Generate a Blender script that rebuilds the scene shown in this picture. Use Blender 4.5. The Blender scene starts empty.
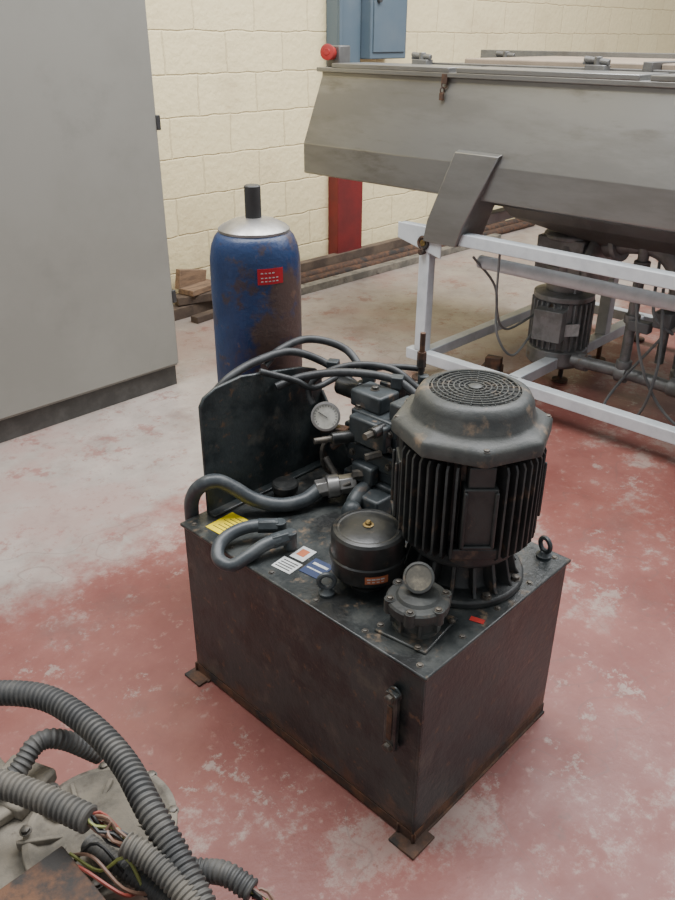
import bpy, bmesh, random
from math import *
from mathutils import Vector, Matrix
random.seed(4)
sc=bpy.context.scene
V=Vector
# ---------------------------------------------------------------- materials
def mat(name,c1,c2=None,rough=.6,metal=0.,scale=6.,lo=.4,hi=.65,c3=None,s3=14.,t3=(.62,.72),bump=.1,bscale=60.,detail=6,rvar=.12,stretch=(1,1,1),c4=None,s4=5,t4=(.55,.7),grad=None):
    m=bpy.data.materials.new(name);m.use_nodes=True
    nt=m.node_tree;N=nt.nodes;L=nt.links
    b=N['Principled BSDF']
    mp=N.new('ShaderNodeMapping');mp.inputs['Scale'].default_value=stretch
    geo=N.new('ShaderNodeNewGeometry')
    L.new(geo.outputs['Position'],mp.inputs['Vector'])
    def noise(s,d=detail):
        n=N.new('ShaderNodeTexNoise');n.inputs['Scale'].default_value=s;n.inputs['Detail'].default_value=d;n.inputs['Roughness'].default_value=.65
        L.new(mp.outputs[0],n.inputs['Vector']);return n
    def ramp(n,a,bb):
        r=N.new('ShaderNodeMapRange');r.inputs['From Min'].default_value=a;r.inputs['From Max'].default_value=bb;r.interpolation_type='SMOOTHSTEP'
        L.new(n.outputs['Fac'] if 'Fac' in n.outputs else n.outputs[0],r.inputs['Value']);return r
    def mix(f,A,B):
        x=N.new('ShaderNodeMix');x.data_type='RGBA'
        L.new(f.outputs[0],x.inputs['Factor'])
        for k,val in ((6,A),(7,B)):
            if isinstance(val,tuple): x.inputs[k].default_value=(*val,1)
            else: L.new(val,x.inputs[k])
        return x.outputs[2]
    c2=c2 or tuple(.75*v for v in c1)
    n1=noise(scale);col=mix(ramp(n1,lo,hi),c1,c2)
    if grad: # (colour, direction xyz (world), offset, width, noise scale, noise amount): wear pattern following a direction
        gc,gd,go,gw,gs,ga=grad
        dt=N.new('ShaderNodeVectorMath');dt.operation='DOT_PRODUCT';L.new(geo.outputs['Position'],dt.inputs[0]);dt.inputs[1].default_value=gd
        ma=N.new('ShaderNodeMath');ma.operation='MULTIPLY_ADD';ma.inputs[1].default_value=ga
        L.new(noise(gs,8).outputs['Fac'],ma.inputs[0]);L.new(dt.outputs['Value'],ma.inputs[2])
        col=mix(ramp(ma,go,go+gw),col,gc)
    if c3: col=mix(ramp(noise(s3,8),*t3),col,c3)
    if c4: col=mix(ramp(noise(s4,8),*t4),col,c4)
    L.new(col,b.inputs['Base Color'])
    b.inputs['Metallic'].default_value=metal
    rr=N.new('ShaderNodeMapRange');rr.inputs['To Min'].default_value=max(.05,rough-rvar);rr.inputs['To Max'].default_value=min(1,rough+rvar)
    L.new(n1.outputs['Fac'],rr.inputs['Value']);L.new(rr.outputs[0],b.inputs['Roughness'])
    if bump:
        bn=N.new('ShaderNodeBump');bn.inputs['Strength'].default_value=bump;bn.inputs['Distance'].default_value=.01
        L.new(noise(bscale,4).outputs['Fac'],bn.inputs['Height']);L.new(bn.outputs[0],b.inputs['Normal'])
    return m
M={}
M['tank']=mat('tank_paint',(.015,.020,.022),(.038,.046,.047),rough=.38,scale=9,lo=.38,hi=.6,c3=(.105,.066,.042),s3=38,t3=(.58,.70),c4=(.080,.078,.068),s4=7,t4=(.55,.70),
   grad=((.080,.046,.030),(0,0,-1),.045,.07,16,.26),bump=.2,bscale=40,rvar=.22)
M['tanktop']=mat('tank_top_oily',(.022,.026,.027),(.054,.058,.055),rough=.34,scale=14,c3=(.15,.11,.075),s3=26,t3=(.56,.70),c4=(.013,.014,.014),s4=8,t4=(.50,.62),bump=.16,rvar=.2)
M['slate']=mat('slate_paint',(.026,.033,.037),(.055,.064,.068),rough=.46,scale=14,c3=(.15,.105,.075),s3=25,t3=(.58,.70),bump=.15)
M['motor']=mat('motor_paint',(.022,.025,.026),(.044,.047,.046),rough=.5,scale=12,c3=(.12,.085,.06),s3=22,t3=(.56,.70),bump=.15)
M['motortop']=mat('motor_top_dusty',(.038,.042,.041),(.070,.072,.066),rough=.5,scale=8,c3=(.16,.12,.085),s3=18,t3=(.54,.68),c4=(.022,.024,.024),s4=7,t4=(.52,.66),bump=.14)
M['black']=mat('black_gloss',(.012,.013,.013),(.028,.029,.028),rough=.36,scale=18,c3=(.10,.075,.05),s3=30,t3=(.60,.74),bump=.08)
M['rubber']=mat('rubber_hose',(.022,.024,.026),(.045,.048,.05),rough=.5,scale=30,bump=.05)
M['hosegrey']=mat('grey_hose',(.042,.050,.056),(.070,.078,.082),rough=.42,scale=30,bump=.05)
M['corr']=mat('corrugated_plastic',(.050,.051,.051),(.11,.105,.095),rough=.6,scale=10,bump=.05)
M['corrlight']=mat('corrugated_dusty',(.085,.082,.075),(.16,.145,.12),rough=.75,scale=10,bump=.05)
M['rust']=mat('rusty_steel',(.070,.042,.030),(.14,.072,.042),rough=.8,metal=.2,scale=25,c3=(.035,.032,.030),s3=12,t3=(.48,.64),bump=.3)
M['bolt']=mat('bolt_steel',(.08,.075,.068),(.16,.14,.115),rough=.5,metal=.6,scale=40,bump=.1)
M['steel']=mat('bare_steel',(.38,.37,.36),(.28,.27,.25),rough=.38,metal=.75,scale=15,bump=.05)
M['brass']=mat('brass',(.30,.21,.08),(.18,.13,.06),rough=.4,metal=.8,scale=30,bump=0)
M['stain']=mat('brushed_stainless',(.29,.29,.285),(.225,.222,.215),rough=.40,metal=.75,scale=3,c3=(.175,.165,.15),s3=5,t3=(.55,.75),bump=.02,bscale=30,stretch=(1,.35,1.5))
M['staindk']=mat('dull_stainless',(.20,.20,.195),(.14,.135,.13),rough=.5,metal=.6,scale=4,bump=.05)
M['white']=mat('pale_painted_steel',(.58,.62,.65),(.48,.52,.55),rough=.45,scale=8,c3=(.25,.2,.16),s3=16,t3=(.66,.74),bump=.03)
M['lid']=mat('lid_board',(.32,.25,.185),(.25,.20,.15),rough=.6,scale=6,bump=.05)
M['cab']=mat('cabinet_grey_paint',(.245,.240,.212),(.222,.217,.19),rough=.5,scale=1.5,c3=(.20,.195,.17),s3=4,t3=(.55,.8),bump=.03,bscale=120)
M['plinth']=mat('plinth_dark',(.050,.047,.042),(.08,.075,.068),rough=.7,scale=10,bump=.1)
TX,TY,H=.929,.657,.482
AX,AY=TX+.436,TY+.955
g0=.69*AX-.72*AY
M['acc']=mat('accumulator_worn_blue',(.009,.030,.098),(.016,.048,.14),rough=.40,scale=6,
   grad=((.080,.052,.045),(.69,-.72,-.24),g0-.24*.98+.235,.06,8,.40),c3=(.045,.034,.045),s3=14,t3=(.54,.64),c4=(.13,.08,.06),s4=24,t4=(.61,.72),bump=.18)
M['red']=mat('red_label',(.46,.012,.022),(.40,.015,.025),rough=.35,bump=0)
M['redmark']=mat('red_paint',(.36,.025,.02),(.25,.025,.025),rough=.45,bump=0)
M['yellow']=mat('yellow_label',(.85,.66,.005),(.72,.55,.02),rough=.4,scale=30,bump=0)
M['whitelab']=mat('white_label',(.55,.56,.55),(.4,.41,.4),rough=.4,scale=40,bump=0)
M['navy']=mat('navy_label',(.03,.045,.10),(.03,.045,.10),rough=.4,bump=0)
M['orange']=mat('orange_label',(.45,.14,.06),(.35,.10,.05),rough=.4,bump=0)
M['print']=mat('dark_print',(.03,.03,.03),(.05,.05,.05),rough=.5,bump=0)
M['dial']=mat('gauge_face',(.62,.61,.55),(.45,.44,.38),rough=.2,scale=20,bump=0)
M['dialdirty']=mat('gauge_face_dirty',(.10,.095,.08),(.20,.18,.14),rough=.25,scale=40,bump=0)
M['wood']=mat('weathered_wood',(.28,.18,.11),(.16,.105,.07),rough=.85,scale=5,bump=.2,stretch=(1,6,6))
M['wooddk']=mat('dark_wood',(.075,.053,.04),(.14,.10,.07),rough=.85,scale=6,bump=.2)
M['castdust']=mat('dusty_cast_iron',(.22,.195,.155),(.12,.11,.092),rough=.85,scale=10,c3=(.075,.062,.05),s3=14,t3=(.54,.70),bump=.25)
M['bluegrey']=mat('blue_grey_paint',(.095,.135,.17),(.115,.150,.18),rough=.5,scale=3,bump=.03)
M['colred']=mat('column_red_paint',(.17,.014,.014),(.12,.014,.014),rough=.55,scale=5,bump=.05)
M['pump']=mat('gearmotor_grey',(.23,.235,.235),(.155,.16,.155),rough=.45,metal=.3,scale=14,c3=(.15,.10,.07),s3=18,t3=(.6,.72),bump=.1)
M['pvc']=mat('grey_pvc',(.12,.13,.135),(.16,.165,.165),rough=.5,bump=.03)
M['wirer']=mat('wire_red',(.26,.05,.035),rough=.5,bump=0)
M['wireg']=mat('wire_green_yellow',(.24,.26,.07),rough=.5,bump=0)
M['wirek']=mat('wire_black',(.02,.02,.02),rough=.5,bump=0)
M['wirew']=mat('wire_brown',(.20,.115,.08),rough=.5,bump=0)

# ---------------------------------------------------------------- geometry helper
def empty(name,loc=(0,0,0),rz=0,rot=None):
    e=bpy.data.objects.new(name,None);e.location=loc;e.rotation_euler=rot or (0,0,rz)
    e.empty_display_size=.1;sc.collection.objects.link(e);return e
def frame(d):
    d=V(d).normalized();a=V((0,0,1)) if abs(d.z)<.95 else V((1,0,0))
    x=a.cross(d).normalized();y=d.cross(x);return x,y,d
class G:
    def __init__(s): s.bm=bmesh.new();s.T=Matrix()
    def v(s,p): return s.bm.verts.new(s.T@V(p))
    def f(s,vs):
        try: return s.bm.faces.new(vs)
        except ValueError: pass
    def box(s,a,b):
        x0,y0,z0=(min(a[i],b[i]) for i in range(3));x1,y1,z1=(max(a[i],b[i]) for i in range(3))
        c=[s.v(p) for p in ((x0,y0,z0),(x1,y0,z0),(x1,y1,z0),(x0,y1,z0),(x0,y0,z1),(x1,y0,z1),(x1,y1,z1),(x0,y1,z1))]
        for q in ((3,2,1,0),(4,5,6,7),(0,1,5,4),(1,2,6,5),(2,3,7,6),(3,0,4,7)): s.f([c[i] for i in q])
        return s
    def cb(s,c,size,rz=0,rx=0,ry=0):
        old=s.T.copy();s.T=old@Matrix.Translation(c)@Matrix.Rotation(rz,4,'Z')@Matrix.Rotation(ry,4,'Y')@Matrix.Rotation(rx,4,'X')
        h=[v/2 for v in size];s.box((-h[0],-h[1],-h[2]),h);s.T=old;return s
    def rings(s,rs,cap0=True,cap1=True):
        R=[[s.v(p) for p in r] for r in rs];n=len(R[0])
        for A,B in zip(R,R[1:]):
            for i in range(n): s.f([A[i],A[(i+1)%n],B[(i+1)%n],B[i]])
        if cap0: s.f(R[0][::-1])
        if cap1: s.f(R[-1])
        return s
    def lathe(s,prof,o=(0,0,0),d=(0,0,1),seg=32,ph=0,cap0=True,cap1=True):
        x,y,z=frame(d);o=V(o)
        if V(d).normalized().z>.95: x,y=V((1,0,0)),V((0,1,0))
        rs=[[o+z*h+(x*cos(ph+2*pi*i/seg)+y*sin(ph+2*pi*i/seg))*max(r,.0004) for i in range(seg)] for r,h in prof]
        return s.rings(rs,cap0,cap1)
    def cyl(s,p0,p1,r,r2=None,seg=20,ph=0):
        p0=V(p0);p1=V(p1);return s.lathe([(r,0),(r2 if r2 is not None else r,(p1-p0).length)],p0,p1-p0,seg,ph)
    def hexb(s,c,r=.008,h=.007,d=(0,0,1)):
        c=V(c);d=V(d).normalized()
        s.lathe([(r*1.35,0),(r*1.35,h*.2)],c,d,14);return s.lathe([(r,h*.2),(r,h*.9),(r*.8,h)],c,d,6,random.random())
    def prism(s,pts,axis,a,b):
        def P(u,v,w): return {'x':(w,u,v),'y':(u,w,v),'z':(u,v,w)}[axis]
        A=[s.v(P(u,v,a)) for u,v in pts];B=[s.v(P(u,v,b)) for u,v in pts];n=len(pts)
        s.f(A[::-1]);s.f(B)
        for i in range(n): s.f([A[i],A[(i+1)%n],B[(i+1)%n],B[i]])
        return s
    def tube(s,pts,r,seg=12,step=.012,corr=0,pitch=.012,taper=None):
        P=[V(p) for p in pts];c=[]
        Q=[P[0]*2-P[1]]+P+[P[-1]*2-P[-2]]
        for i in range(1,len(Q)-2):
            for k in range(24):
                t=k/24;a,b,cc,d=Q[i-1],Q[i],Q[i+1],Q[i+2]
                c.append(.5*((2*b)+(cc-a)*t+(2*a-5*b+4*cc-d)*t*t+(3*b-a-3*cc+d)*t**3))
        c.append(P[-1])
        if corr: step=pitch/4
        res=[c[0]];acc=0
        for a,b in zip(c,c[1:]):
            L=(b-a).length
            while L>0 and acc+L>=step:
                k=(step-acc)/L;a=a.lerp(b,k);L=(b-a).length;res.append(a.copy());acc=0
            acc+=L
        if len(res)<3: res=[P[0],P[0].lerp(P[-1],.5),P[-1]]
        n=len(res);rs=[];x=None
        for i,q in enumerate(res):
            d=(res[min(i+1,n-1)]-res[max(i-1,0)]).normalized()
            if x is None: x=frame(d)[0]
            x=(x-d*x.dot(d)).normalized();y=d.cross(x)
            rr=r
            if corr: rr=r*(1,.99,1-corr,1-corr)[i%4]
            if taper: rr*=1+(taper-1)*i/(n-1)
            rs.append([q+(x*cos(2*pi*j/seg)+y*sin(2*pi*j/seg))*rr for j in range(seg)])
        return s.rings(rs)
    def torus(s,c,d,R,r,seg=28,n=8,a0=0,a1=2*pi):
        x,y,z=frame(d);c=V(c);full=abs(a1-a0-2*pi)<.01;rs=[]
        K=seg if full else seg+1
        for i in range(K):
            a=a0+(a1-a0)*i/seg;e=x*cos(a)+y*sin(a)
            rs.append([c+e*(R+r*cos(2*pi*j/n))+z*r*sin(2*pi*j/n) for j in range(n)])
        if full:
            A=[[s.v(p) for p in q] for q in rs]
            for i in range(K):
                for j in range(n): s.f([A[i][j],A[(i+1)%K][j],A[(i+1)%K][(j+1)%n],A[i][(j+1)%n]])
            return s
        return s.rings(rs)
    def done(s,name,m,parent=None,bevel=0,ang=35,seg=2):
        bm=s.bm;bmesh.ops.recalc_face_normals(bm,faces=bm.faces)
        for e in bm.edges:
            e.smooth = not (len(e.link_faces)==2 and e.calc_face_angle(0)>radians(ang))
        for fc in bm.faces: fc.smooth=True
        me=bpy.data.meshes.new(name);bm.to_mesh(me);bm.free()
        me.materials.append(M[m] if isinstance(m,str) else m)
        o=bpy.data.objects.new(name,me);sc.collection.objects.link(o)
        if parent: o.parent=parent
        if bevel:
            b=o.modifiers.new('b','BEVEL');b.width=bevel;b.segments=seg;b.limit_method='ANGLE';b.angle_limit=radians(min(40,ang+5))
        return o

# ---------------------------------------------------------------- room
def floor_mat():
    m=bpy.data.materials.new('worn_red_painted_concrete');m.use_nodes=True
    nt=m.node_tree;N=nt.nodes;L=nt.links;b=N['Principled BSDF'];g=N.new('ShaderNodeNewGeometry')
    def noise(s,d=8,ro=.65):
        n=N.new('ShaderNodeTexNoise');n.inputs['Scale'].default_value=s;n.inputs['Detail'].default_value=d;n.inputs['Roughness'].default_value=ro
        L.new(g.outputs['Position'],n.inputs['Vector'])
        return n.outputs['Fac']
    def rng(x,a,c,t0=0,t1=1):
        r=N.new('ShaderNodeMapRange');r.interpolation_type='SMOOTHSTEP'
        for k,v in (('From Min',a),('From Max',c),('To Min',t0),('To Max',t1)): r.inputs[k].default_value=v
        L.new(x,r.inputs['Value']);return r.outputs[0]
    def mix(f,A,B):
        x=N.new('ShaderNodeMix');x.data_type='RGBA';L.new(f,x.inputs['Factor'])
        for k,val in ((6,A),(7,B)):
            if isinstance(val,tuple): x.inputs[k].default_value=(*val,1)
            else: L.new(val,x.inputs[k])
        return x.outputs[2]
    def math(op,a,c):
        x=N.new('ShaderNodeMath');x.operation=op
        for k,val in ((0,a),(1,c)):
            if isinstance(val,(int,float)): x.inputs[k].default_value=val
            else: L.new(val,x.inputs[k])
        return x.outputs[0]
    sep=N.new('ShaderNodeSeparateXYZ');L.new(g.outputs['Position'],sep.inputs[0])
    red=mix(rng(noise(2.2),.35,.65),(.180,.058,.048),(.245,.093,.077))
    red=mix(rng(noise(30,6),.56,.76),red,(.31,.18,.15))
    grey=mix(rng(noise(3.5),.35,.65),(.37,.32,.28),(.28,.24,.21))
    grey=mix(rng(noise(1.3,6),.48,.62),grey,(.32,.235,.205))
    yy=math('ADD',sep.outputs['Y'],math('MULTIPLY',math('SUBTRACT',noise(3.,8,.7),.5),1.3))
    fac=rng(yy,1.92,2.25)
    worn=rng(noise(1.1,10,.78),.52,.585,0,.62)
    worn2=rng(noise(4.2,10,.82),.57,.62,0,.66)
    fac=math('MAXIMUM',fac,math('MAXIMUM',worn,worn2))
    keep=rng(noise(4.5,10,.8),.55,.61,1,.40)
    keep2=rng(noise(17,10,.82),.54,.62,1,.55)
    col=mix(math('MULTIPLY',math('MULTIPLY',fac,keep),keep2),red,grey)
    col=mix(rng(noise(7,10,.8),.58,.72,0,.7),col,(.12,.072,.060))
    col=mix(rng(noise(1.7,8,.7),.54,.68,0,.4),col,(.13,.072,.062))
    col=mix(rng(noise(55,4,.6),.66,.74,0,.6),col,(.09,.065,.055))
    vo=N.new('ShaderNodeTexVoronoi');vo.feature='DISTANCE_TO_EDGE';vo.inputs['Scale'].default_value=.6
    wv=N.new('ShaderNodeVectorMath');wv.operation='ADD'
    nn=N.new('ShaderNodeTexNoise');nn.inputs['Scale'].default_value=3;L.new(g.outputs['Position'],nn.inputs['Vector'])
    L.new(g.outputs['Position'],wv.inputs[0]);L.new(nn.outputs['Color'],wv.inputs[1]);L.new(wv.outputs[0],vo.inputs['Vector'])
    col=mix(rng(vo.outputs['Distance'],0,.004,.30,0),col,(.12,.08,.07))
    L.new(col,b.inputs['Base Color'])
    L.new(rng(noise(3),.3,.7,.34,.60),b.inputs['Roughness'])
    bp=N.new('ShaderNodeBump');bp.inputs['Strength'].default_value=.12;bp.inputs['Distance'].default_value=.01
    L.new(noise(30,6),bp.inputs['Height']);L.new(bp.outputs[0],b.inputs['Normal'])
    return m
def wall_mat():
    m=bpy.data.materials.new('cream_painted_block');m.use_nodes=True
    nt=m.node_tree;N=nt.nodes;L=nt.links;b=N['Principled BSDF'];g=N.new('ShaderNodeNewGeometry')
    sep=N.new('ShaderNodeSeparateXYZ');cmb=N.new('ShaderNodeCombineXYZ')
    L.new(g.outputs['Position'],sep.inputs[0]);L.new(sep.outputs['X'],cmb.inputs['X']);L.new(sep.outputs['Z'],cmb.inputs['Y']);L.new(sep.outputs['Y'],cmb.inputs['Z'])
    no=N.new('ShaderNodeTexNoise');no.inputs['Scale'].default_value=9;no.inputs['Detail'].default_value=6
    L.new(cmb.outputs[0],no.inputs['Vector'])
    ad=N.new('ShaderNodeVectorMath');ad.operation='MULTIPLY_ADD';ad.inputs[1].default_value=(.03,.03,0)
    L.new(no.outputs['Color'],ad.inputs[0]);L.new(cmb.outputs[0],ad.inputs[2])
    br=N.new('ShaderNodeTexBrick');br.inputs['Scale'].default_value=1;br.inputs['Brick Width'].default_value=.45;br.inputs['Row Height'].default_value=.225
    br.inputs['Mortar Size'].default_value=.007;br.inputs['Mortar Smooth'].default_value=.9
    br.inputs['Color1'].default_value=(.88,.76,.45,1);br.inputs['Color2'].default_value=(.84,.72,.42,1);br.inputs['Mortar'].default_value=(.77,.65,.38,1)
    L.new(ad.outputs[0],br.inputs['Vector'])
    n2=N.new('ShaderNodeTexNoise');n2.inputs['Scale'].default_value=2.2;n2.inputs['Detail'].default_value=10;L.new(g.outputs['Position'],n2.inputs['Vector'])
    r=N.new('ShaderNodeMapRange');r.inputs['From Min'].default_value=.56;r.inputs['From Max'].default_value=.74;r.inputs['To Max'].default_value=.6;L.new(n2.outputs['Fac'],r.inputs['Value'])
    mx=N.new('ShaderNodeMix');mx.data_type='RGBA';L.new(r.outputs[0],mx.inputs['Factor']);L.new(br.outputs['Color'],mx.inputs[6]);mx.inputs[7].default_value=(.66,.54,.32,1)
    L.new(mx.outputs[2],b.inputs['Base Color']);b.inputs['Roughness'].default_value=.7
    n3=N.new('ShaderNodeTexNoise');n3.inputs['Scale'].default_value=24;n3.inputs['Detail'].default_value=7;L.new(g.outputs['Position'],n3.inputs['Vector'])
    mm=N.new('ShaderNodeMath');mm.operation='MULTIPLY_ADD';mm.inputs[1].default_value=-1.;L.new(br.outputs['Fac'],mm.inputs[0])
    m2=N.new('ShaderNodeMath');m2.operation='MULTIPLY';m2.inputs[1].default_value=1.0;L.new(n3.outputs['Fac'],m2.inputs[0]);L.new(m2.outputs[0],mm.inputs[2])
    bp=N.new('ShaderNodeBump');bp.inputs['Strength'].default_value=.5;bp.inputs['Distance'].default_value=.014
    L.new(mm.outputs[0],bp.inputs['Height']);L.new(bp.outputs[0],b.inputs['Normal'])
    return m
G().box((-4,-5,-.1),(12,4.25,0)).done('floor',floor_mat())
WY=4.15
G().box((-4,WY,0),(12,WY+.1,5)).done('wall_back',wall_mat())

e=empty('steel_column')
G().box((4.22,WY-.10,0),(4.48,WY-.001,1.12)).done('lower_red','colred',e,.004)
G().box((4.20,WY-.11,1.12),(4.42,WY-.001,4.9)).box((4.20,WY-.125,1.12),(4.23,WY-.11,4.9)).done('upper_blue','bluegrey',e,.004)
e=empty('wall_electrical_panel')
G().box((4.425,WY-.19,1.40),(4.80,WY-.001,3.2)).done('box','bluegrey',e,.006)
G().box((4.45,WY-.20,1.44),(4.775,WY-.19,3.16)).done('door','bluegrey',e,.004)
G().cyl((4.49,WY-.20,1.75),(4.49,WY-.22,1.75),.018).done('lock','print',e)

# ---------------------------------------------------------------- electrical cabinet (left)
e=empty('electrical_cabinet')
CX=2.110;CY=3.10
G().box((-.6,CY+.012,.10),(CX,CY+.6,2.15)).done('body','cab',e,.004)
G().box((.62,CY-.008,.115),(CX-.006,CY+.011,2.14)).box((-.59,CY-.008,.115),(.61,CY+.011,2.14)).done('doors','cab',e,.005)
G().box((-.59,CY+.02,0),(CX-.01,CY+.59,.10)).done('plinth','plinth',e)
g=G()
for z in (.42,1.18,1.95): g.box((CX-.010,CY-.014,z),(CX+.010,CY+.01,z+.06))
g.done('hinges','print',e,.003)
g=G().box((.66,CY-.03,1.05),(.69,CY-.008,1.2)).done('handle','print',e,.004)

# ---------------------------------------------------------------- planks by the wall
e=empty('timber_offcuts')
g=G()
g.cb((2.94,3.98,.035),(.58,.09,.07),.03).cb((2.90,3.96,.10),(.34,.10,.05),-.25)
g.cb((2.98,3.84,.02),(.50,.06,.04),.1);g.done('timbers','wooddk',e,.004)
g=G().cb((2.92,3.99,.145),(.26,.12,.035),.2).cb((3.08,4.05,.09),(.26,.05,.1),.0)
g.cb((2.90,4.05,.19),(.22,.04,.12),.1,0,.2).done('blocks','wood',e,.003)
e=empty('stacked_poles')
g=G()
g.cyl((3.42,4.0,.035),(7.2,3.96,.035),.035).cyl((3.36,3.92,.03),(6.6,3.86,.03),.03).done('poles','rust',e)
G().cb((4.95,4.06,.06),(2.9,.06,.12),0).done('plank','wooddk',e,.003)
G().cb((4.7,3.79,.025),(2.4,.07,.05),-.015).done('plank_light','castdust',e,.003)

# ---------------------------------------------------------------- POWER UNIT
pu=empty('hydraulic_power_unit',(TX,TY,0))
W,Ln=.534,.765
g=G().box((.004,.004,.035),(W-.004,Ln-.004,H-.008));g.done('tank_body','tank',pu,.004)
G().box((-.002,-.002,H-.009),(W+.002,Ln+.002,H)).done('tank_lid','tanktop',pu,.003)
g=G().box((.0015,.003,.035),(.005,.009,H-.01)).done('weld_seams','tank',pu,.001)
g=G()
for y0,y1 in ((.0,.05),(Ln-.06,Ln)):
    g.box((-.004,y0,0),(W+.002,y1,.006)).box((-.0,y1-.006,.006),(W-.0,y1,.034))
g.box((W-.05,-.0,.0),(W,Ln,.008)).box((.004,.0,.006),(.008,Ln,.034))
g.box((.0,.004,.0),(W,.008,.034)).box((-.025,-.02,0),(.05,.05,.007)).box((-.03,Ln-.055,0),(.05,Ln+.01,.007))
g.done('base_angles','rust',pu,.002)
g=G()
for x in (.02,W-.02):
    for i in range(6): g.hexb((x,.03+i*(Ln-.06)/5,H),.0055,.004)
for i in range(1,4): g.hexb((.02+i*(W-.04)/4,.02,H),.0055,.004)
g.done('lid_screws','bolt',pu)
# sight level gauge
g=G().lathe([(.0165,0),(.0165,.006)],(0,.068,.40),(-1,0,0),24).lathe([(.0165,0),(.0165,.006)],(0,.068,.264),(-1,0,0),24)
g.cb((-.010,.068,.332),(.014,.030,.150)).done('sight_gauge','tank',pu,.006,seg=3)
G().cb((-.018,.068,.332),(.004,.013,.090)).done('sight_glass','rust',pu,.002)
g=G()
for z in (.266,.398): g.hexb((-.016,.068,z),.010,.012,(-1,0,0))
g.done('sight_bolts','bolt',pu)
def eye(x,y,a,nm):
    g=G().lathe([(.018,0),(.018,.006),(.012,.010),(.009,.016)],(x,y,H),seg=16)
    g.torus((x,y,H+.033),(cos(a),sin(a),0),.017,.0055,24,8).done(nm,'slate',pu)
eye(.052,.312,radians(225),'lifting_eye_front');eye(.50,.050,radians(160),'lifting_eye_side')
# ---- electric motor
MX,MY=.322,.161
g=G().lathe([(.140,0),(.142,.004),(.142,.014),(.138,.018),(.098,.020),(.090,.03),(.082,.08),(.118,.088),(.124,.096),(.124,.10)],(MX,MY,H),seg=48)
for i in range(16):
    a=2*pi*i/16+.1
    g.T=Matrix.Translation((MX,MY,H))@Matrix.Rotation(a,4,'Z')
    g.prism([(.08,.018),(.132,.018),(.124,.03),(.110,.085),(.08,.085)],'y',-.004,.004)
g.T=Matrix()
g.done('motor_bellhousing','motor',pu,.0015)
g=G()
for i in range(8):
    a=2*pi*i/8+.3;g.hexb((MX+.128*cos(a),MY+.128*sin(a),H+.017),.009,.009)
g.done('flange_bolts','bolt',pu)
g=G().lathe([(.122,.095),(.126,.10),(.126,.118),(.118,.122),(.116,.33),(.112,.355)],(MX,MY,H),seg=48)
bos=[radians(v) for v in (225,315,135,45)]
for i in range(48):
    a=2*pi*(i+.5)/48
    if any(abs((a-b+pi)%(2*pi)-pi)<radians(13) for b in bos): continue
    L_=.154
    g.T=Matrix.Translation((MX,MY,H))@Matrix.Rotation(a,4,'Z')
    g.prism([(.11,.120),(L_-.010,.120),(L_,.132),(L_,.328),(L_-.006,.338),(.11,.338)],'y',-.0024,.0024)
g.T=Matrix();g.done('motor_frame_fins','motor',pu)
g=G()
for k,b in enumerate(bos):
    g.T=Matrix.Translation((MX,MY,H))@Matrix.Rotation(b,4,'Z')
    g.box((.10,-.034,.155),(.150,.034,.295)).box((.10,-.052,.125),(.140,.052,.150)).box((.1,-.026,.295),(.145,.026,.34))
    g.box((.15,-.034,.16),(.157,-.026,.29)).box((.15,.026,.16),(.157,.034,.29)).box((.15,-.034,.16),(.157,.034,.168))
g.T=Matrix();g.done('motor_bosses','motor',pu,.003)
g=G();rs=[]
for r_,z_,w in ((.128,.340,.0),(.148,.342,1),(.161,.347,1),(.165,.350,1),(.165,.374,1),(.160,.380,1),(.148,.385,.75),(.132,.389,.25),(.124,.396,0),(.119,.424,0),(.111,.438,0),(.100,.444,0),(.092,.444,0),(.091,.436,0)):
    ring=[]
    for i in range(96):
        a=2*pi*i/96;k=(a-bos[0])%(pi/4)
        k=min(k,pi/4-k)
        oct_=cos(pi/8)/cos(pi/8-k)
        rr=r_*(1+w*(oct_-1))
        ring.append((MX+rr*cos(a),MY+rr*sin(a),H+z_))
    rs.append(ring)
g.rings(rs).done('fan_cowl','motortop',pu,ang=50)
G().lathe([(.09,.4365),(.09,.438)],(MX,MY,H)).done('cowl_interior','print',pu)
g=G()
for i in range(1,9): g.torus((MX,MY,H+.446),(0,0,1),.0108*i,.0019,40,6)
for i in range(24):
    a=2*pi*i/24;r0=.012 if i%2==0 else .04
    g.cyl((MX+r0*cos(a),MY+r0*sin(a),H+.444),(MX+.092*cos(a),MY+.092*sin(a),H+.444),.0018,seg=6)
g.lathe([(.014,.442),(.014,.448),(.01,.450)],(MX,MY,H),seg=16)
g.done('fan_grille','motortop',pu)
g=G()
for b in bos:
    g.hexb((MX+.153*cos(b),MY+.153*sin(b),H+.379),.006,.005)
g.done('cowl_screws','bolt',pu)
# ---- air filter breather (black can)
FX,FY=.148,.282
G().lathe([(.045,0),(.045,.006),(.036,.008),(.036,.026),(.060,.030),(.072,.034),(.079,.038),(.080,.044),(.080,.070),(.0835,.072),(.0835,.080),(.080,.083),(.080,.126),(.079,.133),(.075,.1385),(.068,.141),(.066,.139),(.062,.1385),(.058,.1405),(.030,.1435),(.012,.144)],(FX,FY,H),seg=48).done('breather_filter','black',pu,ang=25)
G().lathe([(.012,.143),(.012,.146),(.007,.147),(.007,.152),(.004,.155)],(FX,FY,H),seg=12).done('filter_nut','brass',pu)
g=G();g.T=Matrix.Translation((FX,FY,H+.058))@Matrix.Rotation(radians(236),4,'Z')
for i in range(5):
    a=radians(-14+i*7);g.cb((cos(a)*.0808,sin(a)*.0808,0),(.001,.011,.018),a)
g.done('filter_label','orange',pu)
g=G();g.T=Matrix.Translation((FX,FY,H+.058))@Matrix.Rotation(radians(236),4,'Z')
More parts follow.
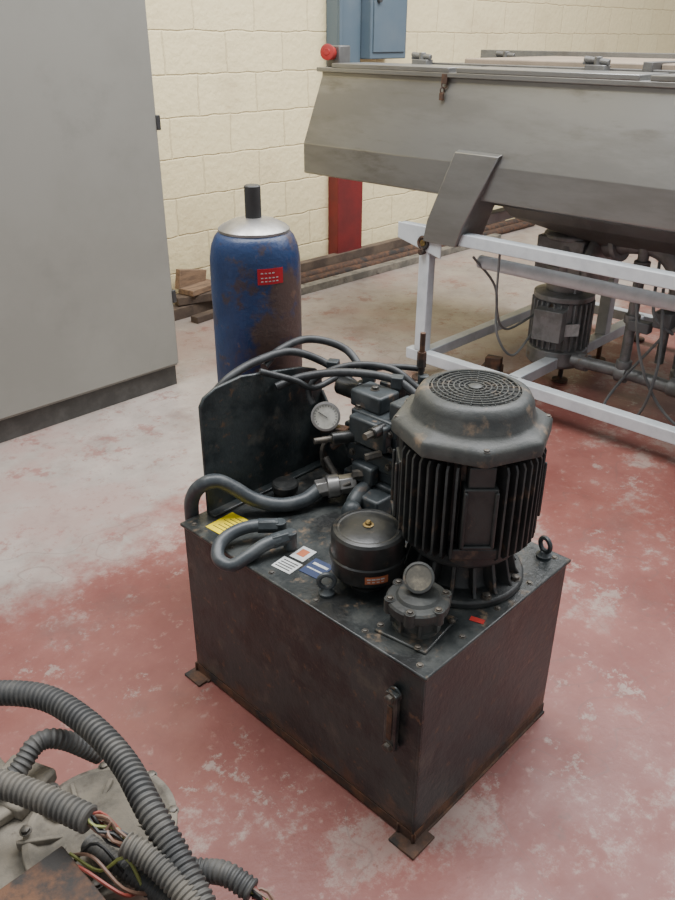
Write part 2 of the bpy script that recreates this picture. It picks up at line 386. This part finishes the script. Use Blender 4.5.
for i in range(4):
    a=radians(-12+i*7);g.cb((cos(a)*.0814,sin(a)*.0814,.003),(.0008,.008,.003),a);g.cb((cos(a)*.0814,sin(a)*.0814,-.004),(.0008,.006,.002),a)
g.done('filter_label_print','whitelab',pu)
# ---- strainer / return filter housing with gauge
SX,SY=.105,.108
g=G();g.T=Matrix.Translation((SX,SY,H))@Matrix.Rotation(radians(8),4,'Z')
g.box((-.066,-.060,0),(.066,.060,.006));g.T=Matrix();g.done('strainer_base','tanktop',pu,.003)
g=G().lathe([(.050,.006),(.050,.014),(.045,.016),(.045,.045),(.052,.048),(.062,.05),(.064,.054),(.064,.070),(.060,.074),(.045,.076),(.040,.082),(.022,.085)],(SX,SY,H),seg=40)
for i in range(6):
    a=2*pi*i/6+.4;g.lathe([(.012,.046),(.012,.076)],(SX+.057*cos(a),SY+.057*sin(a),H),seg=14)
for i in range(8):
    a=2*pi*i/8;g.T=Matrix.Translation((SX,SY,H))@Matrix.Rotation(a,4,'Z');g.box((.035,-.003,.014),(.054,.003,.05))
g.T=Matrix()
g.done('strainer_body','motortop',pu,ang=30)
g=G()
for i in range(6):
    a=2*pi*i/6+.4;g.hexb((SX+.057*cos(a),SY+.057*sin(a),H+.076),.006,.005)
for a,b in ((-.055,-.048),(.055,-.048),(-.055,.048),(.055,.048)): g.hexb((SX+a,SY+b,H+.006),.006,.005)
g.done('strainer_bolts','bolt',pu)
def gauge(c,d,r,nm,face,body,depth=.022,marks=True):
    d=V(d).normalized();c=V(c)
    G().lathe([(r*.8,-depth),(r*.96,-depth*.8),(r*.98,-.003),(r*1.08,-.003),(r*1.08,.003),(r*.92,.004),(r*.90,.001)],c,d,32).done(nm+'_case',body,pu,ang=30)
    G().lathe([(r*.90,.0),(r*.90,.0015)],c,d,32).done(nm+'_dial',face,pu)
    if not marks: return
    x,y,z=frame(d);g=G()
    for i in range(19):
        a=radians(-225+i*15)*-1
        e1=x*cos(a)+y*sin(a);g.cyl(c+e1*r*.72+d*.002,c+e1*r*.85+d*.002,r*.018,seg=4)
    e1=x*cos(2.6)+y*sin(2.6);g.cyl(c-e1*r*.15+d*.003,c+e1*r*.62+d*.003,r*.03,seg=4)
    g.done(nm+'_marks','print',pu)
gauge((SX+.004,SY+.004,H+.116),(-.70,-.30,.68),.029,'strainer_gauge','dialdirty','motortop',marks=False)
G().cyl((SX,SY,H+.082),(SX+.008,SY+.006,H+.100),.012,seg=14).done('strainer_gauge_stem','slate',pu)
# ---- filler cap
G().lathe([(.026,0),(.030,.004),(.030,.012),(.027,.014),(.027,.022),(.034,.024),(.035,.040),(.031,.045),(.012,.046)],(.265,.672,H),seg=32).done('filler_cap','black',pu)
# ---- labels on the lid
g=G().cb((.078,.668,H+.001),(.088,.082,.0012),.06).done('warning_label','yellow',pu)
g=G()
for i in range(6): g.cb((.050+i*.0115,.668,H+.0019),(.002,.060-.014*(i%3),.0006),.06)
g.done('warning_label_print','print',pu)
g=G().cb((.062,.448,H+.001),(.045,.055,.0012),.1).cb((.118,.453,H+.001),(.050,.040,.0012),.1).done('info_labels','whitelab',pu)
G().cb((.120,.455,H+.0019),(.026,.022,.0006),.1).done('info_label_mark','orange',pu)
g=G()
for i in range(4): g.cb((.048+i*.009,.448,H+.0019),(.003,.042,.0006),.1)
g.done('info_label_print','print',pu)
G().cb((.100,.390,H+.001),(.06,.055,.0012),.1).done('maker_label','navy',pu)
g=G().cb((.112,.390,H+.0019),(.008,.042,.0006),.1).cb((.092,.390,H+.0019),(.004,.042,.0006),.1).done('maker_label_print','whitelab',pu)
G().cb((.205,.028,H+.001),(.014,.030,.0012),.3).done('red_tag','redmark',pu)
# ---- rear bracket plate
g=G().prism([(.072,H),(.072,.775),(.085,.795),(.12,.810),(.20,.818),(.40,.785),(.455,.765),(.475,.73),(.48,H)],'y',.745,.755)
g.prism([(.745,H),(.745,.70),(.64,.54),(.62,H)],'x',.47,.48)
g.box((.072,.72,H),(.48,.755,H+.008));g.done('bracket_plate','tank',pu,.003)
# ---- accumulator shelf
g=G().box((.30,Ln-.002,.20),(.60,Ln+.34,.212)).prism([(Ln,.20),(Ln,.06),(Ln+.02,.06),(Ln+.30,.19),(Ln+.3,.2)],'x',.30,.31).prism([(Ln,.20),(Ln,.06),(Ln+.02,.06),(Ln+.30,.19),(Ln+.3,.2)],'x',.50,.51)
g.done('accumulator_shelf','tank',pu,.002)
# ---- valve stack
g=G().cb((.455,.50,H+.035),(.13,.17,.07)).cb((.455,.50,H+.085),(.10,.14,.03)).cb((.458,.50,H+.125),(.12,.16,.05))
g.cb((.46,.50,H+.175),(.095,.15,.05)).cb((.46,.50,H+.220),(.11,.15,.04))
g.done('valve_manifold','slate',pu,.005)
g=G().cb((.455,.43,H+.262),(.07,.07,.045)).cb((.455,.54,H+.262),(.075,.10,.045)).cb((.385,.505,H+.09),(.03,.07,.05))
g.cb((.36,.45,H+.03),(.06,.07,.06)).cb((.50,.60,H+.12),(.08,.10,.08)).cb((.395,.50,H+.20),(.03,.12,.07))
g.done('valve_bodies','slate',pu,.006)
g=G().cyl((.455,.59,H+.262),(.455,.66,H+.262),.024).cyl((.455,.39,H+.262),(.455,.345,H+.262),.022)
g.cyl((.455,.60,H+.125),(.455,.655,H+.125),.022).cyl((.39,.55,H+.175),(.34,.58,H+.175),.016).cyl((.40,.46,H+.225),(.355,.46,H+.225),.014)
g.cyl((.34,.60,H),(.34,.60,H+.06),.012).cyl((.5,.62,H+.16),(.5,.62,H+.27),.015)
g.done('solenoid_coils','black',pu,.003)
g=G()
for x,y,z in ((.42,.44,.24),(.42,.56,.24),(.50,.44,.24),(.50,.56,.24),(.455,.43,.284),(.455,.54,.284)): g.hexb((x,y,H+z),.009,.01)
for z in (.03,.125,.175,.215):
    for y in (.44,.56): g.hexb((.398,y,H+z),.007,.008,(-1,0,0))
g.cyl((.34,.58,H+.175),(.30,.60,H+.175),.008).cyl((.355,.46,H+.225),(.33,.46,H+.225),.009,seg=6)
g.cyl((.36,.62,H+.10),(.36,.56,H+.04),.008).cyl((.31,.58,H+.03),(.36,.53,H+.06),.006)
g.cyl((.385,.50,H+.09),(.355,.52,H+.09),.012,seg=6).cyl((.38,.45,H+.165),(.345,.47,H+.16),.010,seg=6)
g.tube([(.40,.62,H+.16),(.37,.64,H+.12),(.38,.64,H+.05),(.42,.62,H+.02)],.006,seg=8)
g.done('valve_fittings','bolt',pu)
G().cb((.40,.60,H+.165),(.03,.035,.03),.3).cyl((.40,.62,H+.165),(.385,.66,H+.16),.010).cyl((.385,.58,H+.155),(.36,.60,H+.135),.009).done('red_tap','rust',pu,.004)
gauge((.343,.602,H+.228),(-.70,-.62,.30),.034,'pressure_gauge','dial','steel')
G().tube([(.36,.615,H+.215),(.38,.62,H+.19),(.40,.60,H+.17)],.008).done('pressure_gauge_stem','brass',pu)
g=G().cyl((.385,.535,H+.05),(.345,.565,H+.045),.026,seg=6).cyl((.35,.562,H+.045),(.325,.58,H+.043),.030,seg=24).cyl((.325,.58,H+.043),(.30,.595,H+.040),.024,seg=6)
g.done('hose_coupling','steel',pu,.002)
g=G().lathe([(.020,0),(.020,.02),(.026,.024),(.026,.034),(.018,.05),(.008,.056)],(.30,.47,H),seg=20)
g.tube([(.40,.50,H+.05),(.36,.49,H+.055),(.32,.48,H+.045),(.305,.475,H+.02)],.020).done('elbow_fitting','slate',pu)
# ---- hoses
g=G().tube([(.31,.59,H+.040),(.255,.595,H+.026),(.20,.625,H+.024),(.155,.668,H+.042),(.118,.702,H+.078),(.088,.722,H+.100),(.062,.742,H+.094),(.050,.772,H+.055),(.052,.79,H-.01),(.06,.79,.30)],.0185,seg=16,step=.008)
g.done('return_hose','hosegrey',pu)
g=G().tube([(.120,.550,H+.036),(.075,.585,H+.037),(.030,.603,H+.030),(-.010,.600,H+.018),(-.034,.572,H+.005),(-.026,.538,H+.0),(.005,.522,H+.014),(.050,.512,H+.030),(.095,.500,H+.035)],.0155,seg=16,step=.006)
g.done('u_bend_hose','hosegrey',pu)
g=G().cyl((.088,.576,H+.037),(.125,.545,H+.034),.018,seg=6).cyl((.07,.508,H+.033),(.110,.495,H+.034),.018,seg=6)
g.cyl((.128,.543,H),(.128,.543,H+.046),.016).cyl((.115,.493,H),(.115,.493,H+.046),.016)
g.done('u_bend_couplings','slate',pu,.002)
g=G()
g.tube([(.47,.62,H+.27),(.46,.72,H+.305),(.38,.765,H+.345),(.27,.775,H+.345),(.18,.775,H+.325),(.13,.79,H+.28)],.0105)
g.tube([(.50,.60,H+.27),(.52,.70,H+.33),(.45,.77,H+.360),(.36,.79,H+.345),(.30,.78,H+.32)],.0105)
g.tube([(.52,.45,H+.27),(.50,.52,H+.305),(.43,.62,H+.315),(.36,.70,H+.30),(.30,.735,H+.28)],.0105)
g.tube([(.56,.48,H+.27),(.54,.56,H+.31),(.48,.64,H+.315),(.42,.70,H+.285),(.40,.72,H+.24),(.40,.70,H+.20)],.009)
g.tube([(.60,.50,H+.31),(.54,.58,H+.31),(.46,.66,H+.285),(.38,.68,H+.27),(.33,.70,H+.30),(.25,.745,H+.335)],.008)
g.done('pilot_hoses','rubber',pu)
g=G()
for p in ((.505,.51,.30),(.47,.70,.30),(.50,.60,.285)): g.cb((p[0],p[1],H+p[2]),(.03,.03,.03),.5)
g.box((.55,.43,H+.1),(.62,.52,H+.27)).cyl((.585,.49,H+.26),(.585,.49,H+.30),.016,seg=6).cb((.56,.56,H+.25),(.07,.06,.05),.2)
g.box((.515,.44,H+.10),(.555,.51,H+.20))
g.done('relief_valve','slate',pu,.003)
G().cyl((.585,.50,H+.29),(.585,.50,H+.41),.007).cyl((.585,.50,H+.32),(.585,.50,H+.36),.012,seg=6).done('adjuster_spindle','rust',pu)
# ---- accumulator
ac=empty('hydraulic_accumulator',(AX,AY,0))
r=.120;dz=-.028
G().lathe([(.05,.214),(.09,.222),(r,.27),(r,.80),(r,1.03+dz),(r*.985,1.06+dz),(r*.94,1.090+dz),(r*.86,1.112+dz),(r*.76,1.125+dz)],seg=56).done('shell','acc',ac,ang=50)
G().lathe([(.090,1.121+dz),(.093,1.125+dz),(.093,1.131+dz),(.086,1.137+dz),(.060,1.150+dz),(.030,1.158+dz)],seg=40).done('neck_ring','steel',ac,ang=22)
G().lathe([(.021,1.15+dz),(.021,1.235+dz),(.018,1.238+dz)],seg=24).done('valve_cap','print',ac)
g=G();g.T=Matrix.Rotation(radians(248),4,'Z')
for i in range(7):
    a=radians(-14+i*4.6);g.cb((cos(a)*(r+.001),sin(a)*(r+.001),1.005),(.001,.0105,.040),a)
g.done('label','red',ac)
g=G();g.T=Matrix.Rotation(radians(248),4,'Z')
for z,n in ((1.014,4),(1.002,5),(.993,5)):
    for i in range(n):
        a=radians(-11+i*4.7);g.cb((cos(a)*(r+.002),sin(a)*(r+.002),z),(.0006,.006,.0025),a)
g.done('label_print','whitelab',ac)

# ---------------------------------------------------------------- stainless machine on white frame
mc=empty('stainless_hopper_conveyor')
Y0,Y1=-.9,3.125
X0,X1=3.0,4.35
def fr(g,levels):
    rs=[[(a,c,z),(b,c,z),(b,d,z),(a,d,z)] for a,b,c,d,z in levels]
    return g.rings(rs)
g=G();fr(g,[(X0+.10,X1-.1,Y0,Y1-.10,.900),(X0+.005,X1,Y0,Y1-.004,.910),(X0,X1,Y0,Y1,.915),(X0,X1,Y0,Y1,1.055),(X0+.075,X1-.07,Y0,Y1-.06,1.365),(X0+.075,X1-.07,Y0,Y1-.06,1.385)])
g.done('hopper_body','stain',mc,.004,ang=8)
g=G().box((X0+.055,Y0,1.385),(X1-.07,Y1-.04,1.405));g.done('top_flange','stain',mc,.003)
g=G()
for a,b in ((2.28,2.98),(1.42,2.24),(.60,1.38),(-.3,.56)): g.box((X0+.055,a,1.405),(X0+.30,b,1.425))
g.box((X0+.34,2.2,1.405),(X0+.8,2.9,1.418));g.done('top_panels','stain',mc,.003)
g=G()
for a,b in ((1.55,2.45),(.45,1.5),(-.6,.4)): g.box((X0+.40,a,1.405),(X1-.12,b,1.452))
g.done('lids','lid',mc,.006)
g=G()
for y in (1.52,.42): g.box((X0+.32,y-.02,1.405),(X1-.1,y+.02,1.46))
g.box((X1-.14,Y0,1.405),(X1-.10,Y1-.2,1.475)).box((X0+.33,Y0,1.405),(X0+.37,2.7,1.432)).done('lid_frames','staindk',mc,.003)
g=G()
for x,y in ((X0+.30,2.62),(X0+.30,1.72),(X0+.30,.7),(X0+.9,2.55),(X0+.95,1.4)):
    g.cb((x,y,1.43),(.05,.09,.03)).cyl((x,y-.05,1.455),(x,y+.06,1.465),.012).cyl((x,y,1.43),(x,y,1.475),.016).cb((x+.02,y+.05,1.45),(.02,.05,.012),.4)
g.done('toggle_clamps','staindk',mc,.003)
g=G().box((X0+.054,2.285,1.36),(X0+.064,2.315,1.40)).torus((X0+.058,2.30,1.355),(1,.3,0),.012,.0035,16,6).torus((X0+.052,2.305,1.335),(.2,1,0),.011,.0035,16,6).box((X0+.040,2.292,1.295),(X0+.052,2.312,1.325))
g.done('rusty_latch','rust',mc,.002)
g=G();fr(g,[(X0+.45,X1-.4,-.2,1.65,.70),(X0+.30,X1-.25,-.5,2.05,.80),(X0+.25,X1-.2,-.6,2.15,.905)]);g.done('under_pan','staindk',mc,.003)
g=G().box((X0+.22,Y0,.855),(X0+.28,2.3,.905)).box((X0+.5,1.0,.80),(X0+.56,2.0,.84));g.done('under_rails','staindk',mc,.003)
def bracket(x,ya,sg,nm):
    g=G();rs=[]
    for z,yo,xo,w,dp in ((.70,.115,-.025,.185,.20),(.80,.085,-.03,.20,.20),(1.10,-.035,0,.225,.14),(1.115,-.035,.06,.225,.09)):
        xa=x+sg*xo;xb=xa+sg*dp
        rs.append([(xa,ya+yo-w/2,z),(xb,ya+yo-w/2,z),(xb,ya+yo+w/2,z),(xa,ya+yo+w/2,z)])
    g.rings(rs).done(nm,'stain',mc,.004)
bracket(X0-.015,2.09,1,'leg_bracket_1');bracket(X1+.015,2.09,-1,'leg_bracket_2');bracket(X0-.015,-.45,1,'leg_bracket_3');bracket(X1+.015,-.45,-1,'leg_bracket_4')
g=G();s=.055
def bar(a,b): g.box(a,b)
for x in (X0-.02,X1-.04):
    bar((x,-.7,.705),(x+s,2.46,.76))
    bar((x,-.7,.10),(x+s,2.38,.155))
    for y in (2.27,-.55): bar((x+.001,y,.155),(x+s-.001,y+.06,.705))
bar((X0+.02,2.27,.707),(X1-.02,2.325,.758));bar((X0+.02,2.27,.102),(X1-.02,2.325,.153));bar((X0+.02,-.55,.102),(X1-.02,-.495,.153))
bar((X0+.45,1.75,.155),(X0+.51,1.81,.80));bar((X0+.02,1.75,.10),(X1-.02,1.81,.155));bar((X0+.02,.9,.10),(X1-.02,.955,.15))
bar((X1-.5,1.75,.155),(X1-.44,1.81,.80))
g.cyl((X0+.09,-.7,.625),(X0+.09,2.06,.625),.030)
g.prism([(2.20,.63),(2.46,.69),(2.46,.765),(2.20,.765)],'x',X0-.026,X0-.018)
g.done('frame','white',mc,.004)
g=G()
for x in (X0+.008,X1-.012):
    for y in (2.30,1.78,-.52):
        g.cyl((x,y,.0),(x,y,.012),.045).cyl((x,y,.012),(x,y,.10),.012)
for x in (X0+.48,X1-.47): g.cyl((x,1.78,0),(x,1.78,.012),.04).cyl((x,1.78,.012),(x,1.78,.1),.012)
g.done('levelling_feet','rust',mc,.002)
G().torus((X0-.03,2.30,.69),(1,0,0),.026,.008,24,8).cyl((X0-.05,2.30,.65),(X0-.02,2.30,.65),.014).done('lifting_ring','rust',mc)
G().cyl((X0-.035,2.30,.69),(X0-.027,2.30,.69),.015).done('ring_centre','brass',mc)
# gear motor
gx,gy=3.50,1.83
g=G().lathe([(.10,.70),(.13,.71),(.13,.73),(.09,.74),(.09,.80),(.17,.81),(.17,.835),(.10,.84)],(gx,gy,0),seg=32)
g.lathe([(.08,-.02),(.13,-.01),(.13,.02),(.11,.03),(.11,.10),(.14,.11),(.14,.14),(.08,.15)],(gx,gy-.03,.62),(0,-1,0),seg=32)
g.cb((gx,gy,.62),(.22,.24,.20)).lathe([(.07,0),(.09,.02),(.09,.10),(.12,.12),(.12,.15)],(gx,gy,.44),seg=32)
g.done('gearbox','pump',mc,.006)
g=G().lathe([(.09,.085),(.135,.095),(.148,.11),(.148,.18),(.13,.19),(.13,.42),(.145,.425),(.145,.45),(.10,.46)],(gx,gy,0),seg=40)
for i in range(28):
    a=2*pi*i/28;g.T=Matrix.Translation((gx,gy,0))@Matrix.Rotation(a,4,'Z');g.box((.12,-.004,.19),(.150,.004,.42))
g.T=Matrix.Translation((gx,gy,.31))@Matrix.Rotation(radians(190),4,'Z');g.box((.12,-.07,-.06),(.20,.07,.09)).T=Matrix()
g.done('gear_motor','pump',mc,.003)
g=G();g.T=Matrix.Translation((gx,gy,.31))@Matrix.Rotation(radians(230),4,'Z');g.box((.150,-.035,-.04),(.154,.035,.02)).done('motor_plate','whitelab',mc)
px,py=3.42,1.44
g=G().tube([(px,py,.90),(px,py,.80),(px,py,.50),(px,py,.20)],.024,seg=14)
g.tube([(px-.02,py+.25,.16),(px,py,.16),(px,py-.3,.15),(px,py-.8,.15)],.030,seg=14)
g.tube([(px+.06,py+.20,.70),(px+.04,py+.08,.74),(px+.03,py-.06,.74),(px+.02,py-.16,.66),(px+.02,py-.2,.5)],.050,seg=16)
g.tube([(px+.25,py-.05,.80),(px+.2,py-.2,.78),(px+.15,py-.4,.62),(px+.15,py-.8,.60)],.055,seg=16)
g.tube([(px+.1,py-.12,.75),(px+.1,py-.12,.2)],.02,seg=12)
g.tube([(px-.04,py+.12,.86),(px,py,.88),(px+.02,py-.15,.86),(px+.02,py-.5,.86)],.026,seg=12)
for z in (.84,.66,.42,.20): g.lathe([(.034,-.02),(.036,-.015),(.036,.015),(.034,.02)],(px,py,z),seg=18)
for y in (py+.2,py,py-.25): g.lathe([(.042,-.025),(.042,.025)],(px,y,.155),(0,1,0),seg=18)
g.lathe([(.075,-.012),(.075,.012)],(px+.05,py+.14,.72),(.1,1,-.3),seg=20)
g.done('pipework','pump',mc,.002)
g=G().lathe([(.10,0),(.12,.01),(.12,.05),(.10,.06),(.10,.26),(.12,.27),(.12,.30),(.07,.31)],(px+.12,py-.30,.155),seg=32)
for i in range(24):
    a=2*pi*i/24;g.T=Matrix.Translation((px+.12,py-.30,.155))@Matrix.Rotation(a,4,'Z');g.box((.095,-.0035,.06),(.118,.0035,.26))
g.T=Matrix();g.cyl((px+.12,py-.30,.455),(px+.12,py-.30,.60),.05).done('transfer_pump','pump',mc,.002)
g=G().cb((px-.03,py-.16,.46),(.08,.08,.07)).cb((px-.02,py-.05,.40),(.05,.10,.05)).done('junction_boxes','pvc',mc,.006)
G().box((X0+.2,1.10,.76),(X0+.206,1.20,.80)).done('red_notice','red',mc)
g=G()
g.tube([(3.02,2.05,.66),(3.15,2.0,.50),(3.12,1.95,.30),(3.2,1.9,.18),(3.35,1.88,.28)],.006,seg=6)
g.tube([(3.0,1.9,.70),(3.05,1.92,.45),(3.2,1.95,.30),(3.4,1.9,.35)],.006,seg=6)
g.tube([(3.3,1.40,.62),(3.22,1.30,.35),(3.28,1.20,.12),(3.3,1.05,.03),(3.33,.95,.15),(3.4,1.0,.45)],.007,seg=6)
g.tube([(3.35,1.30,.60),(3.25,1.22,.3),(3.27,1.28,.03),(3.25,1.42,.02),(3.33,1.42,.12),(3.4,1.28,.38)],.007,seg=6)
g.tube([(3.4,1.1,.55),(3.3,1.05,.45),(3.25,1.0,.2),(3.3,.85,.10),(3.4,.85,.5)],.007,seg=6)
g.tube([(3.38,1.35,.70),(3.30,1.30,.50),(3.34,1.22,.42),(3.38,1.28,.44)],.007,seg=6)
g.done('cables','pvc',mc)
e=empty('red_industrial_socket',(X0+.16,Y1-.075,1.46))
G().box((-.03,-.05,-.055),(.05,.04,.04)).done('back_box','staindk',e,.006)
G().lathe([(.026,0),(.030,.004),(.030,.05),(.036,.052),(.036,.062),(.028,.064)],(-.03,.0,.005),(-.8,-.3,.1),seg=24).done('socket','redmark',e,ang=30)
G().lathe([(.016,.064),(.014,.066)],(-.03,.0,.005),(-.8,-.3,.1),seg=20).done('socket_centre','redmark',e)
e2=empty('rusty_floor_bracket',(3.25,2.05,0))
G().cb((0,0,.03),(.16,.10,.06),.3).cb((.03,0,.08),(.05,.08,.06),.3).done('bracket','rust',e2,.004)

# ---------------------------------------------------------------- foreground: scrap machine + conduit
fg=empty('scrap_gearbox_assembly',(TX,TY,0))
g=G().box((-1.15,-.15,.0),(-.585,.60,.30)).done('base_casting','castdust',fg,.01)
g=G().prism([(-1.1,.30),(-1.1,.325),(-.64,.325),(-.60,.30)],'y',.42,.585).cb((-.60,.47,.315),(.10,.10,.03),.4).done('top_cover','castdust',fg,.006)
cx,cy=-.565,.29
dd=(.10,-.02,1)
g=G().lathe([(.10,.0),(.115,.18),(.118,.24),(.132,.25),(.132,.268),(.120,.272),(.105,.262),(.085,.262),(.06,.275),(.03,.278)],(cx,cy,.05),dd,seg=48)
for i in range(10):
    a=2*pi*i/10;g.T=Matrix.Translation((cx,cy,.05))@Matrix.Rotation(a,4,'Z');g.box((.03,-.004,.255),(.115,.004,.272))
g.T=Matrix();g.done('round_housing','castdust',fg,.002)
g=G()
for i in range(8):
    a=2*pi*i/8+.2;g.hexb((cx+.124*cos(a)+.03,cy+.124*sin(a),.322-.01*cos(a)),.008,.008)
g.done('housing_bolts','bolt',fg)
g=G().box((-.76,.02,.0),(-.625,.245,.37)).box((-.76,.01,.37),(-.62,.255,.376)).done('rusty_box','rust',fg,.003)
hb=empty('corrugated_hose_bundle',(TX,TY,0))
G().tube([(-.66,.74,.38),(-.585,.65,.41),(-.505,.53,.43),(-.478,.413,.43),(-.475,.294,.42),(-.495,.185,.41),(-.505,.10,.38),(-.52,.01,.35),(-.55,-.1,.33)],.0245,seg=20,corr=.16,pitch=.011).done('conduit_large','corr',hb)
G().tube([(-.74,.50,.42),(-.66,.40,.435),(-.618,.317,.435),(-.580,.219,.43)],.0235,seg=20,corr=.16,pitch=.010).done('conduit_cut','corrlight',hb)
G().tube([(-.555,.165,.40),(-.540,.124,.39),(-.530,.05,.37),(-.53,-.02,.34)],.020,seg=20,corr=.16,pitch=.009).done('conduit_cut_end','corrlight',hb)
G().tube([(-.68,.50,.35),(-.613,.456,.36),(-.55,.47,.385),(-.507,.46,.37),(-.45,.44,.30)],.019,seg=18,corr=.12,pitch=.010).done('conduit_short','corr',hb)
G().tube([(-.50,.14,.31),(-.46,.10,.30),(-.44,.06,.31),(-.425,.01,.30)],.020,seg=18,corr=.14,pitch=.010).done('conduit_lower','corr',hb)
G().tube([(-.58,.25,.345),(-.57,.20,.345),(-.55,.13,.33),(-.53,.06,.31)],.016,seg=18,corr=.12,pitch=.009).done('conduit_mid','corr',hb)
for k,(m_,n) in enumerate((('wirer',2),('wirew',6),('wirek',4),('wireg',1))):
    g=G()
    for i in range(n):
        o=lambda s_:V((random.uniform(-s_,s_),random.uniform(-s_,s_),random.uniform(-s_,s_)))
        g.tube([V((-.585,.235,.43))+o(.008),V((-.572,.205,.425))+o(.014),V((-.562,.18,.41))+o(.014),V((-.55,.15,.395))+o(.008)],.0028,seg=6)
    for i in range(2):
        g.tube([V((-.428,.015,.302))+o(.008),V((-.418,-.01,.300))+o(.012),V((-.415,-.03,.29))+o(.018)],.003,seg=6)
    g.tube([V((-.62,.24,.36))+o(.01),V((-.60,.20,.37))+o(.02),V((-.58,.14,.36))+o(.02),V((-.56,.12,.33))+o(.01)],.003,seg=6)
    g.done('wires_%d'%k,m_,hb)

# ---------------------------------------------------------------- lights
w=bpy.data.worlds.new('world');sc.world=w;w.use_nodes=True
bg=w.node_tree.nodes['Background'];bg.inputs[0].default_value=(.94,.97,1,1);bg.inputs[1].default_value=.56
def area(name,loc,tgt,size,sy,en,col=(1,1,1)):
    l=bpy.data.lights.new(name,'AREA');l.shape='RECTANGLE';l.size=size;l.size_y=sy;l.energy=en;l.color=col
    o=bpy.data.objects.new(name,l);o.location=loc;o.rotation_euler=(V(tgt)-V(loc)).to_track_quat('-Z','Y').to_euler();sc.collection.objects.link(o)
area('skylight_1',(1.5,1.8,4.6),(1.8,2.3,0),5,1.6,370,(.99,.99,1))
area('skylight_2',(5,0.5,4.6),(5,1.6,0),1.6,5,320,(.99,.99,1))
# ---------------------------------------------------------------- camera
f=797.7;p=radians(27.553);rl=radians(.352);yaw=radians(46.248)
Fw=V((sin(yaw)*cos(p),cos(yaw)*cos(p),-sin(p)));R=V((cos(yaw),-sin(yaw),0));U=R.cross(Fw)
R2=R*cos(rl)+U*sin(rl);U2=-R*sin(rl)+U*cos(rl)
cd=bpy.data.cameras.new('cam');cam=bpy.data.objects.new('camera',cd);sc.collection.objects.link(cam)
mt=Matrix((R2,U2,-Fw)).transposed().to_4x4();mt.translation=V((0,0,1.55));cam.matrix_world=mt
cd.sensor_fit='AUTO';cd.sensor_width=36;cd.lens=f/900*36;cd.clip_start=.02
sc.camera=cam
